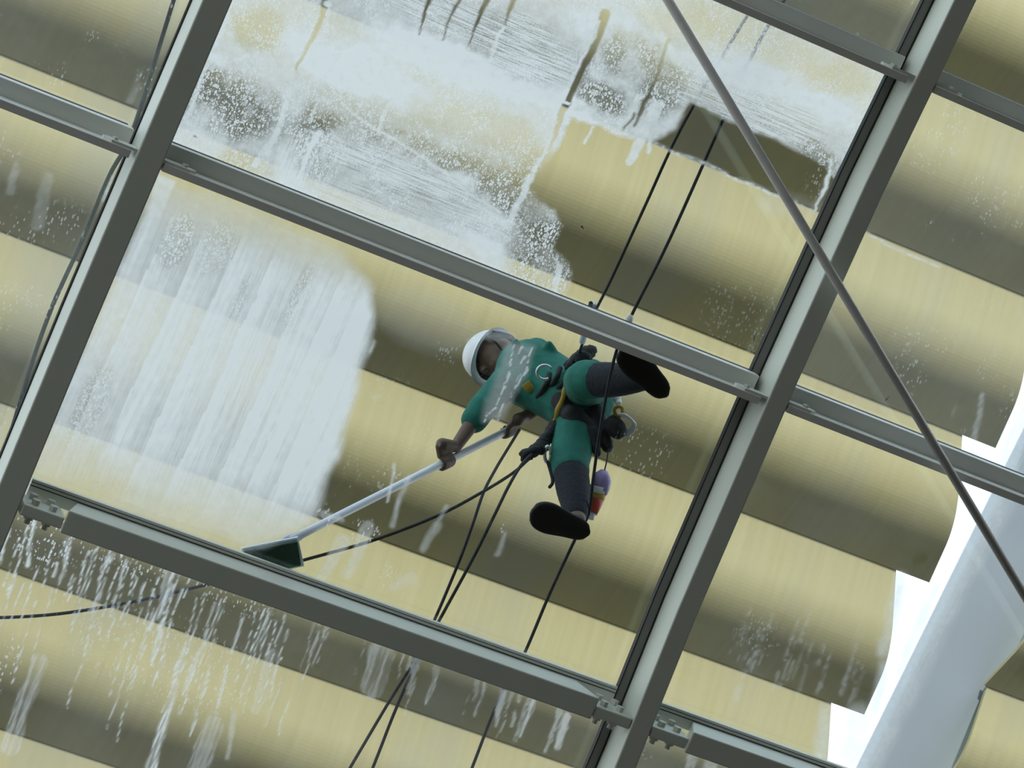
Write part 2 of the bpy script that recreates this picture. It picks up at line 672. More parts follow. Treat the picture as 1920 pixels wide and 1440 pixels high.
starts = [clad_at(1680, 1085), clad_at(1545, 1335)]
lips = [clad_at(1745, 1108), clad_at(1605, 1350)]
A_END = (starts[0][0] + starts[1][0]) / 2
SKEW = ((lips[0][0] + lips[1][0]) / 2) - A_END
B_ST = clad_at(1855, 1290)
cl = empty('ribbed_cladding', Vector((-2, -4.5, 0)), base=CLAD)
tag(cl, 'large beige ribbed cladding of overlapping slats filling the view behind the glass', 'cladding')
for k in range(-2, 7):
    slat(k, -5.0, A_END, 0, SKEW, cl)
a_r = 4.10
cl2 = empty('ribbed_cladding', Vector((a_r, -4.5, 0)), base=CLAD)
tag(cl2, 'small piece of beige ribbed cladding at lower right beyond the blue-grey pier', 'cladding')
for k in range(-2, 5):
    slat(k + 0.525, a_r - 0.04 * (k - 2), a_r + 1.5, -0.07, 0, cl2)
pv, pf = [], []
p_l = 3.57
for x in (p_l, a_r + 0.2):
    for y in (-6.5, 5.5):
        for z in (-0.26, -0.055):
            pv.append(Vector((x, y, z)))
pier = obj('pier', pv, [(0, 1, 3, 2), (4, 6, 7, 5), (0, 4, 5, 1), (2, 3, 7, 6), (0, 2, 6, 4), (1, 5, 7, 3)], PIERM, base=CLAD)
tag(pier, 'smooth blue-grey metal pier between the two pieces of ribbed cladding', 'pier')
bevel(pier, 0.06, 3)

# ------------------------------------------------------------------ soap foam and water on the outside of the panes
RNG = np.random.default_rng(7)
LAT = RNG.random((64, 64))


def lat(x, y):
    xi, yi = np.floor(x).astype(int), np.floor(y).astype(int)
    fx, fy = x - xi, y - yi
    fx, fy = fx * fx * (3 - 2 * fx), fy * fy * (3 - 2 * fy)
    g = lambda a, b_: LAT[a % 64, b_ % 64]
    return (g(xi, yi) * (1 - fx) + g(xi + 1, yi) * fx) * (1 - fy) + (g(xi, yi + 1) * (1 - fx) + g(xi + 1, yi + 1) * fx) * fy


def fbm(x, y, s, o=4):
    r, a, tot = 0, 1.0, 0.0
    for i in range(o):
        r = r + a * lat(x / s * 2 ** i + 17 * i, y / s * 2 ** i + 5 * i)
        tot += a
        a *= 0.5
    return r / tot


def sst(x, a, b_):
    q = np.clip((x - a) / (b_ - a), 0, 1)
    return q * q * (3 - 2 * q)


def seg_dist(x, y, a, b_):
    ax, ay = a
    dx, dy = b_[0] - ax, b_[1] - ay
    h = np.clip(((x - ax) * dx + (y - ay) * dy) / (dx * dx + dy * dy), 0, 1)
    return np.hypot(x - ax - h * dx, y - ay - h * dy), h


def poly(x, y, pts, soft):
    d = np.full(x.shape, 1e9)
    ins = np.zeros(x.shape, bool)
    for i in range(len(pts)):
        a, b_ = pts[i], pts[(i + 1) % len(pts)]
        d = np.minimum(d, seg_dist(x, y, a, b_)[0])
        if a[1] != b_[1]:
            c = (a[1] > y) != (b_[1] > y)
            ins ^= c & (x < (b_[0] - a[0]) * (y - a[1]) / (b_[1] - a[1]) + a[0])
    return sst(np.where(ins, d, -d), -soft, soft)


def ell(x, y, cx, cy, ra, rb, ang=21):
    c, s_ = math.cos(math.radians(ang)), math.sin(math.radians(ang))
    p, q = (x - cx) * c + (y - cy) * s_, -(x - cx) * s_ + (y - cy) * c
    return sst(np.hypot(p / ra, q / rb), 1.25, 0.6)


def run(x, y, pts, w, soft=2.0):
    """a drip: polyline with a width (or widths at both ends)"""
    w0, w1 = w if isinstance(w, tuple) else (w, w)
    r = np.zeros(x.shape)
    n = len(pts) - 1
    for i in range(n):
        d, h = seg_dist(x, y, pts[i], pts[i + 1])
        ww = w0 + (w1 - w0) * (i + h) / n
        r = np.maximum(r, sst(d, ww + soft, np.maximum(ww - soft, 0)))
    return r


class Field:
    def __init__(s, shape):
        s.film = np.zeros(shape); s.bub = np.zeros(shape); s.lng = np.zeros(shape); s.crs = np.zeros(shape); s.drop = np.zeros(shape)

    def wipe(s, m):
        for q in (s.film, s.bub, s.lng, s.crs, s.drop):
            q *= 1 - m

    def white(s, m, v=0.95):
        s.film = np.maximum(s.film, m * v)


def foam_upper(x, y):
    f = Field(x.shape)
    wx = x + 44 * (fbm(x, y, 70) - 0.5) + 14 * (fbm(x + 90, y, 14) - 0.5)
    wy = y + 44 * (fbm(x + 300, y + 50, 70) - 0.5) + 14 * (fbm(x, y + 90, 14) - 0.5)
    bx, by = .5 * wx + .5 * x, .5 * wy + .5 * y
    P = [(425, -40), (1335, -40), (1680, 120), (1660, 190), (1590, 295), (1560, 330), (1535, 298), (1400, 238), (1290, 190), (1268, 245), (1228, 262),
         (1185, 255), (1120, 236), (1068, 224), (1025, 300), (990, 345), (1010, 372), (1040, 395), (1050, 430), (1035, 470), (1068, 500), (1070, 530), (1050, 560), (1020, 590), (300, 330), (300, 250)]
    M = poly(bx, by, P, 6)
    f.film = M * (0.62 + 0.30 * fbm(x, y, 160, 3))
    # thick smooth foam and thin tan places
    for cx, cy, ra, rb, v in ((640, 110, 130, 45, .32), (860, 120, 180, 40, .30), (1010, 150, 120, 40, .34), (1150, 60, 110, 40, .2), (1480, 190, 130, 40, .30), (1370, 120, 90, 40, .2),
                              (720, 160, 150, 35, .25), (830, 350, 190, 42, .28), (930, 440, 110, 45, .22), (560, 330, 60, 50, .22), (400, 120, 40, 25, .25), (1090, 235, 60, 18, .3)):
        f.film += v * M * ell(wx, wy, cx, cy, ra, rb)
    for cx, cy, ra, rb, v in ((485, 55, 55, 45, .6), (700, 200, 120, 28, .30), (890, 245, 150, 45, .40), (1020, 330, 60, 50, .8), (1290, 60, 110, 35, .35), (1570, 150, 70, 30, .35), (430, 330, 60, 30, .45), (800, 480, 60, 20, .35),
                              (1180, 70, 40, 20, .3), (640, 60, 40, 30, .2), (1420, 65, 170, 42, .5), (1600, 150, 60, 50, .35)):
        f.film *= 1 - v * ell(wx, wy, cx, cy, ra, rb)
    zones = ((425, 195, 105, 66, 1), (590, 285, 75, 62, 1), (590, 240, 40, 60, .9), (760, 270, 170, 30, .9), (950, 365, 72, 46, 1), (1035, 475, 70, 115, 1), (1190, 105, 75, 48, 1), (1130, 180, 55, 32, 1),
             (1240, 170, 48, 62, .9), (490, 50, 60, 45, .5), (1530, 290, 48, 26, .9), (470, 310, 60, 24, .8), (1090, 130, 20, 40, .6), (900, 310, 60, 22, .7), (960, 260, 55, 45, .4))
    for cx, cy, ra, rb, v in zones:
        e = ell(wx, wy, cx, cy, ra, rb)
        e = e * (.35 + .65 * sst(fbm(x + 40, y, 34), .28, .6))
        f.bub = np.maximum(f.bub, v * e * M)
        f.film *= 1 - 0.80 * e * v
    f.bub = np.maximum(f.bub, (0.25 + .5 * sst(fbm(x, y + 70, 50), .45, .65)) * M)
    for cx, cy, ra, rb, v in ((985, 95, 105, 62, 1), (840, 30, 130, 42, .9), (760, 330, 190, 36, .9), (1430, 215, 150, 45, .9), (670, 380, 90, 30, .7), (1310, 190, 60, 30, .7), (840, 400, 160, 28, .6)):
        e = ell(wx, wy, cx, cy, ra, rb)
        f.crs = np.maximum(f.crs, 0.95 * v * e * M)
        f.film *= 1 - 0.62 * e * v
    for cx, cy, ra, rb, v in ((560, 300, 45, 60, .8), (620, 300, 40, 60, .6), (400, 240, 40, 40, .5)):
        e = ell(wx, wy, cx, cy, ra, rb)
        f.lng = np.maximum(f.lng, v * e * M)
    edge = poly(bx, by, [(960, 300), (1010, 372), (1050, 430), (1080, 500), (1080, 600), (960, 590)], 30)
    f.film *= 1 - .55 * edge
    # runs washed clear by water
    for pts, w, v in (([(612, 5), (590, 70), (553, 138)], (7, 2), .85), ([(1138, 25), (1100, 110), (1062, 195)], (9, 6), .95), ([(1060, 195), (1035, 250), (1005, 305)], (7, 4), .8),
                      ([(808, -10), (796, 30), (783, 66)], (6, 1), .95), ([(868, -10), (845, 30), (830, 75)], (4, 1), .9), ([(912, -10), (900, 30), (880, 85)], (7, 1), .95),
                      ([(968, -10), (952, 30), (946, 50)], (5, 1), .9), ([(1258, 75), (1230, 140), (1195, 215)], (4, 2), .8), ([(1215, 180), (1190, 235)], (4, 3), .9), ([(1185, 215), (1165, 245)], (6, 4), .9),
                      ([(400, 60), (345, 210)], (5, 5), .0)):
        f.wipe(v * run(wx * .4 + x * .6, y, pts, w))
    # white runs of foam
    for pts, w in (([(622, 20), (585, 120), (545, 175), (515, 260), (480, 310)], (3, 6)), ([(553, 130), (535, 200), (500, 300)], (5, 7)), ([(782, 66), (750, 150), (712, 245)], (2, 5)), ([(830, 80), (812, 118), (806, 150)], (2, 4)),
                   ([(880, 90), (852, 150), (841, 186)], (2, 4)), ([(946, 50), (925, 95), (908, 138)], (3, 5)), ([(430, 10), (395, 110), (345, 240)], (4, 6)), ([(1010, 300), (985, 360), (958, 420)], (6, 7)),
                   ([(1125, 40), (1048, 195), (985, 370)], (3, 4)), ([(1230, 200), (1205, 262), (1184, 303)], (11, 8)), ([(1200, 180), (1170, 235)], (6, 4)), ([(1240, 190), (1218, 285)], (4, 4)),
                   ([(1112, 238), (1099, 268)], (3, 3)), ([(1170, 225), (1165, 250)], (3, 4)), ([(575, 270), (560, 350)], (5, 7)), ([(600, 250), (570, 290)], (7, 5)), ([(1560, 300), (1538, 370), (1528, 395)], (4, 2)),
                   ([(640, 195), (700, 240), (760, 275), (830, 320), (880, 360), (940, 400)], (4, 3)), ([(1050, 500), (1035, 560)], (6, 4)), ([(600, 185), (580, 230)], (3, 3))):
        f.white(run(wx * .5 + x * .5, y, pts, w) * (0.8 + 0.2 * fbm(x, y, 12)), .92)
    # foam residue line, wet-edge sparkle painted into it as white film, and spots
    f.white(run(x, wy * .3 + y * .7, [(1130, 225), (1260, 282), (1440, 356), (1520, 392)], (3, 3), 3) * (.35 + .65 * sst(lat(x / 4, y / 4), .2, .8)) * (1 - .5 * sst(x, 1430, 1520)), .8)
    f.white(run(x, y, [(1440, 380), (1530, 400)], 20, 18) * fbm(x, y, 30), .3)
    f.white(run(x, y, [(1050, 190), (1066, 194)], 3, 1), .95)
    f.white(ell(x, y, 615, 8, 10, 7), .95)
    f.drop = np.maximum(0.16 * ell(x, y, 1420, 600, 120, 80) + 0.3 * ell(x, y, 1545, 330, 30, 50), 0.9 * ell(wx, wy, 1040, 470, 45, 90) * M)
    return f


def foam_lower(x, y):
    f = Field(x.shape)
    wx = x + 16 * (fbm(x, y, 50) - 0.5)
    wy = y + 20 * (fbm(x + 300, y + 50, 50) - 0.5)
    P = [(300, 330), (480, 395), (640, 470), (700, 545), (694, 600), (682, 660), (657, 760), (618, 880), (580, 985), (520, 1010), (470, 1030), (60, 890), (100, 780)]
    M = poly(wx, wy, P, 15)
    q = x + 0.455 * (y - 700)
    edges = [110, 190, 262, 335, 415, 500, 560, 610, 760]
    saw = np.zeros(x.shape)
    for a, b_ in zip(edges, edges[1:]):
        qq = q + 10 * (fbm(x, y, 90, 2) - .5)
        s_ = (qq - a) / (b_ - a)
        saw = np.where((s_ >= 0) & (s_ < 1), 1 - 0.75 * s_ ** 0.8, saw)
    dtop = y - (320 + (x - 303) * .392)          # distance under the purlin
    fade = sst(dtop, 30, 130) * sst(1010 + (x - 500) * .2 - y, -10, 150)
    right = sst(q, 480, 560)
    stk = lat(q / 3.2 + 6 * fbm(x, y, 200, 2), y / 260) * .6 + lat(q / 8.0, y / 400 + 9) * .4
    f.film = M * (0.38 + 0.16 * fbm(x, y, 120, 3) + fade * (0.10 + 0.42 * saw + 0.26 * right) * (.40 + 1.0 * stk)) * (0.6 + .4 * sst(dtop, 0, 60))
    f.film *= 1 - 0.35 * ell(x, y, 130, 880, 120, 60) - 0.3 * ell(x, y, 280, 960, 200, 40)
    f.lng = M * fade * (0.45 + 0.42 * saw) * (0.5 + 0.5 * sst(q, 200, 420))
    strip_ = poly(wx, y, [(300, 325), (332, 340), (268, 510), (238, 600), (215, 600), (250, 470)], 6)
    f.white(strip_, .72)
    for cx, cy, ra, rb, v in ((330, 455, 30, 60, .9), (400, 470, 40, 60, .6), (170, 760, 30, 90, .7), (560, 560, 18, 70, .7), (450, 560, 14, 60, .6)):
        e = ell(x, y, cx, cy, ra, rb, 24)
        f.bub = np.maximum(f.bub, v * e)
        f.film *= 1 - .45 * v * e
    f.film = np.maximum(f.film, 0.10 * ell(x, y, 800, 600, 110, 60))
    # wet streaks over the worker's chest and arm
    f.white(poly(wx, y, [(955, 640), (1008, 648), (985, 700), (940, 785), (905, 790), (930, 700)], 10), .26)
    for a, b_, w in (((968, 648), (952, 690), 2), ((985, 650), (975, 665), 3), ((1003, 652), (990, 680), 2), ((988, 668), (976, 682), 3), ((955, 700), (930, 760), 1.5), ((987, 688), (968, 725), 2.5),
                     ((946, 725), (940, 740), 3), ((930, 765), (915, 780), 2.5), ((942, 758), (932, 790), 2), ((918, 770), (908, 792), 1.5), ((960, 672), (946, 720), 1.5), ((975, 700), (955, 745), 1.5)):
        f.white(run(wx + 5 * (fbm(x, y, 18) - .5), y, [a, b_], (w * .8, w * .25), 1.2), .75)
    # rinsed patches and runs left on the lower right of the pane
    for a, b_, w, v in (((765, 895), (735, 985), (4, 5), .40), ((820, 985), (790, 1030), (9, 6), .32), ((640, 1015), (600, 1090), (14, 10), .38), ((690, 990), (655, 1075), (14, 10), .40), ((605, 965), (640, 975), (8, 4), .4),
                        ((740, 870), (725, 940), (2, 1), .6), ((835, 950), (810, 1000), (3, 3), .4), ((700, 745), (715, 742), (3, 3), .2), ((770, 1085), (740, 1100), (12, 8), .25), ((950, 1000), (935, 1040), (3, 3), .3), ((690, 660), (698, 640), (2, 3), .5)):
        f.white(run(wx, y, [a, b_], w, 4) * (.5 + .8 * fbm(x, y, 16)), v)
    for cx, cy, r, v in ((685, 1000, 28, .8), (610, 970, 25, .6), (730, 1080, 26, .45), (935, 990, 16, .5), (1205, 850, 55, .35), (1170, 720, 0.1, 0)):
        f.drop = np.maximum(f.drop, v * ell(x, y, cx, cy, r, r))
    f.drop = np.maximum(f.drop, .35 * poly(x, y, [(700, 620), (860, 640), (840, 900), (640, 940)], 40) * sst(fbm(x, y, 60), .5, .7))
    # spray round the wet pole and on the lap lines
    f.white(run(x, y, [(880, 640), (900, 628), (960, 632)], 7, 6) * .5, .5)
    return f


def foam_bottom(x, y):
    f = Field(x.shape)
    r = random.Random(5)
    for i in range(105):
        bx = r.uniform(10, 540) if i < 78 else r.uniform(540, 1110)
        by = 1000 + (bx - 125) * .355 + r.uniform(-5, 40 if i < 78 else 5) + (r.uniform(0, 170) if r.random() < .4 and i < 78 else 0)
        ln = r.uniform(25, 190 if i < 78 else 110)
        w0 = r.uniform(.8, 2.6 if i < 78 else 4.5)
        p, pts = (bx, by), []
        for s_ in range(5):
            pts.append((bx - 0.30 * ln * s_ / 4 + r.uniform(-3, 3), by + ln * s_ / 4))
        v = r.uniform(.45, .9) if i < 78 else r.uniform(.2, .45)
        f.white(run(x, y, pts, (w0, w0 * r.uniform(.2, 1.2)), 1.5) * sst(fbm(x, y, 11), .22, .5), v)
    for pts, w, v in (([(318, 1070), (305, 1130), (280, 1180)], (9, 3), .75), ([(345, 1215), (325, 1300), (300, 1380), (280, 1450)], (2, 11), .75), ([(390, 1180), (350, 1290)], (3, 5), .5),
                      ([(75, 1240), (40, 1330), (20, 1400)], (14, 18), .33), ([(130, 1010), (118, 1080)], (5, 3), .8), ([(65, 970), (52, 1060)], (4, 4), .8),
                      ([(510, 1230), (480, 1330)], (14, 10), .26), ([(715, 1225), (700, 1290)], (26, 22), .30), ([(1000, 1310), (975, 1380)], (7, 3), .5), ([(1060, 1345), (1045, 1400)], (11, 7), .5),
                      ([(945, 1300), (930, 1360)], (8, 4), .42), ([(780, 1240), (765, 1300)], (6, 3), .4), ([(820, 1255), (800, 1320)], (7, 3), .38), ([(400, 1360), (370, 1440)], (20, 20), .28), ([(440, 1330), (425, 1420)], (5, 5), .3)):
        f.white(run(x + 10 * (fbm(x, y, 25) - .5), y, pts, w, 3) * (.35 + .9 * sst(lat(x / 3.0 + y * .11, y / 90), .1, .8)), v)
    f.drop = np.maximum.reduce([.95 * ell(x, y, 90, 1010, 75, 60), .8 * ell(x, y, 240, 1030, 110, 50), .6 * ell(x, y, 430, 1110, 90, 40), .6 * ell(x, y, 15, 1240, 25, 60), .35 * ell(x, y, 300, 1230, 220, 90)])
    f.film = np.maximum(f.film, .10 * fbm(x, y, 120))
    return f


def foam_right(x, y):
    f = Field(x.shape)
    wx = x + 10 * (fbm(x, y, 30) - .5)
    # wet, streaky glass round the bright gap beside the cladding
    for pts, w, v in (([(1905, 900), (1800, 1085), (1700, 1290), (1620, 1445)], (20, 26), .55), ([(1690, 1085), (1680, 1130), (1660, 1220)], (7, 9), .75), ([(1755, 1100), (1720, 1180), (1690, 1260)], (4, 6), .65),
                      ([(1550, 1335), (1540, 1400), (1535, 1440)], (9, 12), .75), ([(1610, 1350), (1600, 1440)], (30, 32), .5), ([(1640, 1330), (1660, 1250)], (5, 6), .7)):
        f.white(run(wx, y, pts, w, 16) * (.45 + .75 * fbm(x * 1.0, y * .5, 16)), v * .8)
    r = random.Random(11)
    for i in range(34):
        px, py, ln = r.uniform(1385, 1620), r.uniform(1130, 1260), r.uniform(30, 95)
        f.white(run(x, y, [(px, py), (px - .34 * ln, py + ln)], (r.uniform(.5, 2), r.uniform(2, 6)), 4) * sst(fbm(x, y, 9), .2, .7), r.uniform(.10, .30))
    f.film = np.maximum(f.film, .06 * fbm(x, y, 70))
    f.drop = .2 * ell(x, y, 1420, 1190, 50, 40)
    return f


def foam_sparse(seed, spots):
    def fn(x, y):
        f = Field(x.shape)
        f.film = .05 + .06 * fbm(x, y, 130)
        f.drop = .35 * sst(fbm(x + seed * 37, y, 70), .5, .72)
        for pts, w, v in spots:
            f.white(run(x + 8 * (fbm(x, y, 20) - .5), y, pts, w, 3) * (.4 + .8 * fbm(x, y, 12)), v)
        return f
    return fn


def foam_sheet(n, fn, cell, label=None):
    o, t0, t1, u0, u1 = PANES[n]
    nt, nu = max(2, int((t1 - t0) / cell)), max(2, int((u1 - u0) / cell))
    tt, uu = np.meshgrid(np.linspace(t0, t1, nt + 1), np.linspace(u0, u1, nu + 1))
    tt, uu = tt.ravel(), uu.ravel()
    x, y = to_pixel(tt, uu, np.full(tt.shape, 0.016))
    fd = fn(x, y)
    org = (-(t0 + t1) / 2, (u0 + u1) / 2, 0.016)
    co = np.stack([-tt - org[0], uu - org[1], 0 * tt], 1)
    a = (np.arange(nu)[:, None] * (nt + 1) + np.arange(nt)[None, :]).ravel()
    quads = np.stack([a, a + nt + 1, a + nt + 2, a + 1], 1)
    tot = np.maximum.reduce([fd.film, fd.bub, fd.lng, fd.crs, fd.drop])
    quads = quads[(tot[quads].max(1) > 0.02)]
    used = np.unique(quads)
    remap = np.zeros(len(tt), int)
    remap[used] = np.arange(len(used))
    quads, co = remap[quads], co[used]
    me = bpy.data.meshes.new('soap_foam')
    me.vertices.add(len(co))
    me.vertices.foreach_set('co', co.astype(np.float32).ravel())
    me.loops.add(len(quads) * 4)
    me.loops.foreach_set('vertex_index', quads.astype(np.int32).ravel())
    me.polygons.add(len(quads))
    me.polygons.foreach_set('loop_start', np.arange(0, len(quads) * 4, 4, dtype=np.int32))
    me.update(calc_edges=True)
    for nm, arr in (('film', fd.film), ('bubbles', fd.bub), ('down_streaks', fd.lng), ('cross_streaks', fd.crs), ('drops', fd.drop)):
        at = me.attributes.new(nm, 'FLOAT', 'POINT')
        at.data.foreach_set('value', np.clip(arr[used], 0, 1).astype(np.float32))
    me.materials.append(FOAM)
    fo = bpy.data.objects.new('soap_foam', me)
    place(fo, ROOF @ Matrix.Translation(org), o)
    fo['kind'] = 'stuff'
    if label:
        fo['label'] = label


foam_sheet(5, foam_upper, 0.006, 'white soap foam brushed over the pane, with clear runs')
foam_sheet(8, foam_lower, 0.006, 'white soap brushed in strokes down the pane')
foam_sheet(11, foam_bottom, 0.007, 'thin white drips of soapy water')
foam_sheet(9, foam_right, 0.009, 'wet streaks')
foam_sheet(4, foam_sparse(1, [([(262, 138), (248, 190)], (3, 8), .3)]), 0.014)
foam_sheet(7, foam_sparse(2, [([(212, 330), (195, 375)], (4, 4), .7), ([(30, 310), (20, 360)], (8, 8), .3), ([(90, 330), (70, 420)], (10, 14), .25)]), 0.010)
foam_sheet(6, foam_sparse(3, [([(1842, 740), (1822, 850)], (5, 6), .42), ([(1790, 760), (1785, 780)], (3, 3), .3), ([(1625, 436), (1675, 465), (1760, 500)], (2, 2), .7), ([(1920, 780), (1890, 870)], (14, 20), .45)]), 0.010)
foam_sheet(12, foam_sparse(4, [([(1300, 1385), (1290, 1440)], (5, 5), .45), ([(1345, 1400), (1330, 1445)], (12, 12), .45), ([(1390, 1420), (1380, 1445)], (8, 8), .45), ([(1310, 1390), (1300, 1440)], (3, 3), .5)]), 0.010)
foam_sheet(2, foam_sparse(6, []), 0.014)

# ------------------------------------------------------------------ the rope-access worker on the outside of the glass
SKIN = paint('brown_skin', (0.14, 0.085, 0.06), 0.6, 0, 0.15, 30)
GREEN = paint('green_cloth', (0.005, 0.150, 0.110), 0.85, 0, 0.45, 13, 1.0)
NAVY = paint('navy_knit', (0.007, 0.012, 0.021), 0.9, 0, 0.4, 60, 0.6)
SHOEM = paint('black_shoe', (0.008, 0.008, 0.012), 0.7, 0, 0.2, 30)
SOLEM = paint('black_sole', (0.003, 0.003, 0.004), 0.85, 0, 0.2, 60)
HELM = paint('white_helmet', (0.86, 0.89, 0.92), 0.35, 0, 0.04)
YEL = paint('yellow_webbing', (0.42, 0.28, 0.03), 0.7, 0, 0.35, 60)
BLK = paint('black_webbing', (0.012, 0.013, 0.016), 0.8, 0, 0.4, 60)
STEEL = paint('bright_steel', (0.80, 0.82, 0.85), 0.3, 0.6, 0.05)
PURP = paint('purple_plastic', (0.34, 0.26, 0.55), 0.35, 0, 0.2, 25)
REDP = paint('red_plastic', (0.62, 0.07, 0.03), 0.35, 0, 0.15, 25)
ORAN = paint('orange_plastic', (0.60, 0.36, 0.06), 0.4, 0, 0.15, 25)
COILM = paint('white_cord', (0.80, 0.83, 0.86), 0.7, 0, 0.1, 80)


def add_ball(bm, c, r, scale=(1, 1, 1), rot=None):
    M = Matrix.Translation(c) @ (rot.to_4x4() if rot else I4) @ Matrix.Diagonal((*[r * s for s in scale], 1))
    bmesh.ops.create_uvsphere(bm, u_segments=16, v_segments=10, radius=1, matrix=M)


def add_caps(bm, a, b_, ra, rb, n=None):
    """tapered limb from a to b"""
    a, b_ = Vector(a), Vector(b_)
    d = b_ - a
    ln = max(d.length, 1e-4)
    k = n or max(3, int(ln / (min(ra, rb) * 0.45)) + 1)
    v, f = tube([a + d * i / k for i in range(k + 1)], [ra + (rb - ra) * i / k for i in range(k + 1)], 14)
    vs = [bm.verts.new(p) for p in v]
    for q in f:
        try:
            bm.faces.new([vs[i] for i in q])
        except ValueError:
            pass
    add_ball(bm, a, ra)
    add_ball(bm, b_, rb)


def blob(name, fill, mat, parent, voxel=0.010, smooth=6, origin=None):
    """union of closed shapes -> one continuous smooth surface"""
    bm = bmesh.new()
    fill(bm)
    bmesh.ops.recalc_face_normals(bm, faces=bm.faces)
    me = bpy.data.meshes.new(name + '_raw')
    bm.to_mesh(me)
    bm.free()
    tmp = bpy.data.objects.new('raw', me)
    S.collection.objects.link(tmp)
    r = tmp.modifiers.new('remesh', 'REMESH')
    r.mode = 'VOXEL'
    r.voxel_size = voxel
    r.use_smooth_shade = True
    sm = tmp.modifiers.new('smooth', 'SMOOTH')
    sm.factor = 0.5
    sm.iterations = smooth
    dg = bpy.context.evaluated_depsgraph_get()
    out = bpy.data.meshes.new_from_object(tmp.evaluated_get(dg))
    bpy.data.objects.remove(tmp)
    bpy.data.meshes.remove(me)
    org = origin or Vector((0, 0, 0))
    out.transform(Matrix.Translation(-org))
    out.name = name
    out.materials.clear()
    out.materials.append(mat)
    for p in out.polygons:
        p.use_smooth = True
    o = bpy.data.objects.new(name, out)
    place(o, ROOF @ Matrix.Translation(org), parent)
    return o


J = dict(
    heelA=RP(1098, 998, .02), toeA=RP(1004, 964, .02), ankA=RP(1082, 972, .105), kneeA=RP(1068, 866, .47), hipA=RP(1084, 782, .80),
    heelB=RP(1246, 737, .02), toeB=RP(1172, 660, .02), ankB=RP(1214, 712, .12), kneeB=RP(1098, 712, .47), hipB=RP(1100, 722, .82),
    pel=RP(1086, 752, .84), waist=RP(1040, 727, 1.00), chest=RP(992, 700, 1.15), neck=RP(962, 676, 1.30), head=RP(926, 668, 1.40),
    shA=RP(958, 706, 1.16), elA=RP(904, 766, .95), haA=RP(842, 852, .755), shB=RP(1006, 664, 1.22), elB=RP(1032, 745, 1.06), haB=RP(978, 796, 1.045))
N_ = Vector((0, 0, 1))
BRUSH = RP(546, 1012, .075)
POLE_DIR = (RP(835, 866, .745) - BRUSH).normalized()
POLE_END = BRUSH + POLE_DIR * (RP(972, 796, 1.06) - BRUSH).length
HAND1 = BRUSH + POLE_DIR * (RP(835, 866, .745) - BRUSH).length
HAND2 = POLE_END - POLE_DIR * 0.05
PR = 0.0165
HEAD_UP = (J['head'] - J['neck']).normalized()
# the head is tilted to the brush, the face looks down at the glass and along the pole
FACE = (HAND1 - J['head']).normalized()
FACE = (FACE - HEAD_UP * FACE.dot(HEAD_UP) * 0.8).normalized()
CROWN = (HEAD_UP - FACE * HEAD_UP.dot(FACE)).normalized()
SIDE = CROWN.cross(FACE).normalized()
HROT = Matrix((SIDE, FACE, CROWN)).transposed()


def grip(bm, at, wrist, forward):
    """palm behind the pole, four fingers of different length wrapped round it and a thumb from the palm's side"""
    ax = POLE_DIR
    back = (wrist - at)
    back = (back - ax * back.dot(ax)).normalized()
    oth = ax.cross(back).normalized() * forward
    palm = at + back * 0.030
    for s_ in (-0.028, -0.010, 0.010, 0.028):
        add_caps(bm, palm + ax * s_ + back * 0.045, palm + ax * s_, 0.013, 0.013)
    add_caps(bm, wrist, palm + back * 0.045, 0.024, 0.028)
    for s_, r, ext in ((-0.031, 0.0075, 3.3), (-0.011, 0.0088, 3.8), (0.010, 0.0092, 4.0), (0.031, 0.0088, 3.7)):
        pr = None
        for q in range(7):
            an = 0.25 + ext * q / 6
            p = at + ax * s_ + (back * math.cos(an) + oth * math.sin(an)) * 0.0245
            if pr is not None:
                add_caps(bm, pr, p, r, r * 0.97)
            pr = p
    pr = palm + back * 0.030 + ax * 0.040
    for an, s_ in ((-0.4, 0.052), (-1.2, 0.056), (-1.9, 0.050), (-2.6, 0.040)):
        p = at + ax * s_ + (back * math.cos(an) + oth * math.sin(an)) * 0.026
        add_caps(bm, pr, p, 0.0115, 0.0105)
        pr = p


WR1 = HAND1 + (J['elA'] - HAND1).normalized() * 0.095
WR2 = HAND2 + (J['elB'] - HAND2).normalized() * 0.095


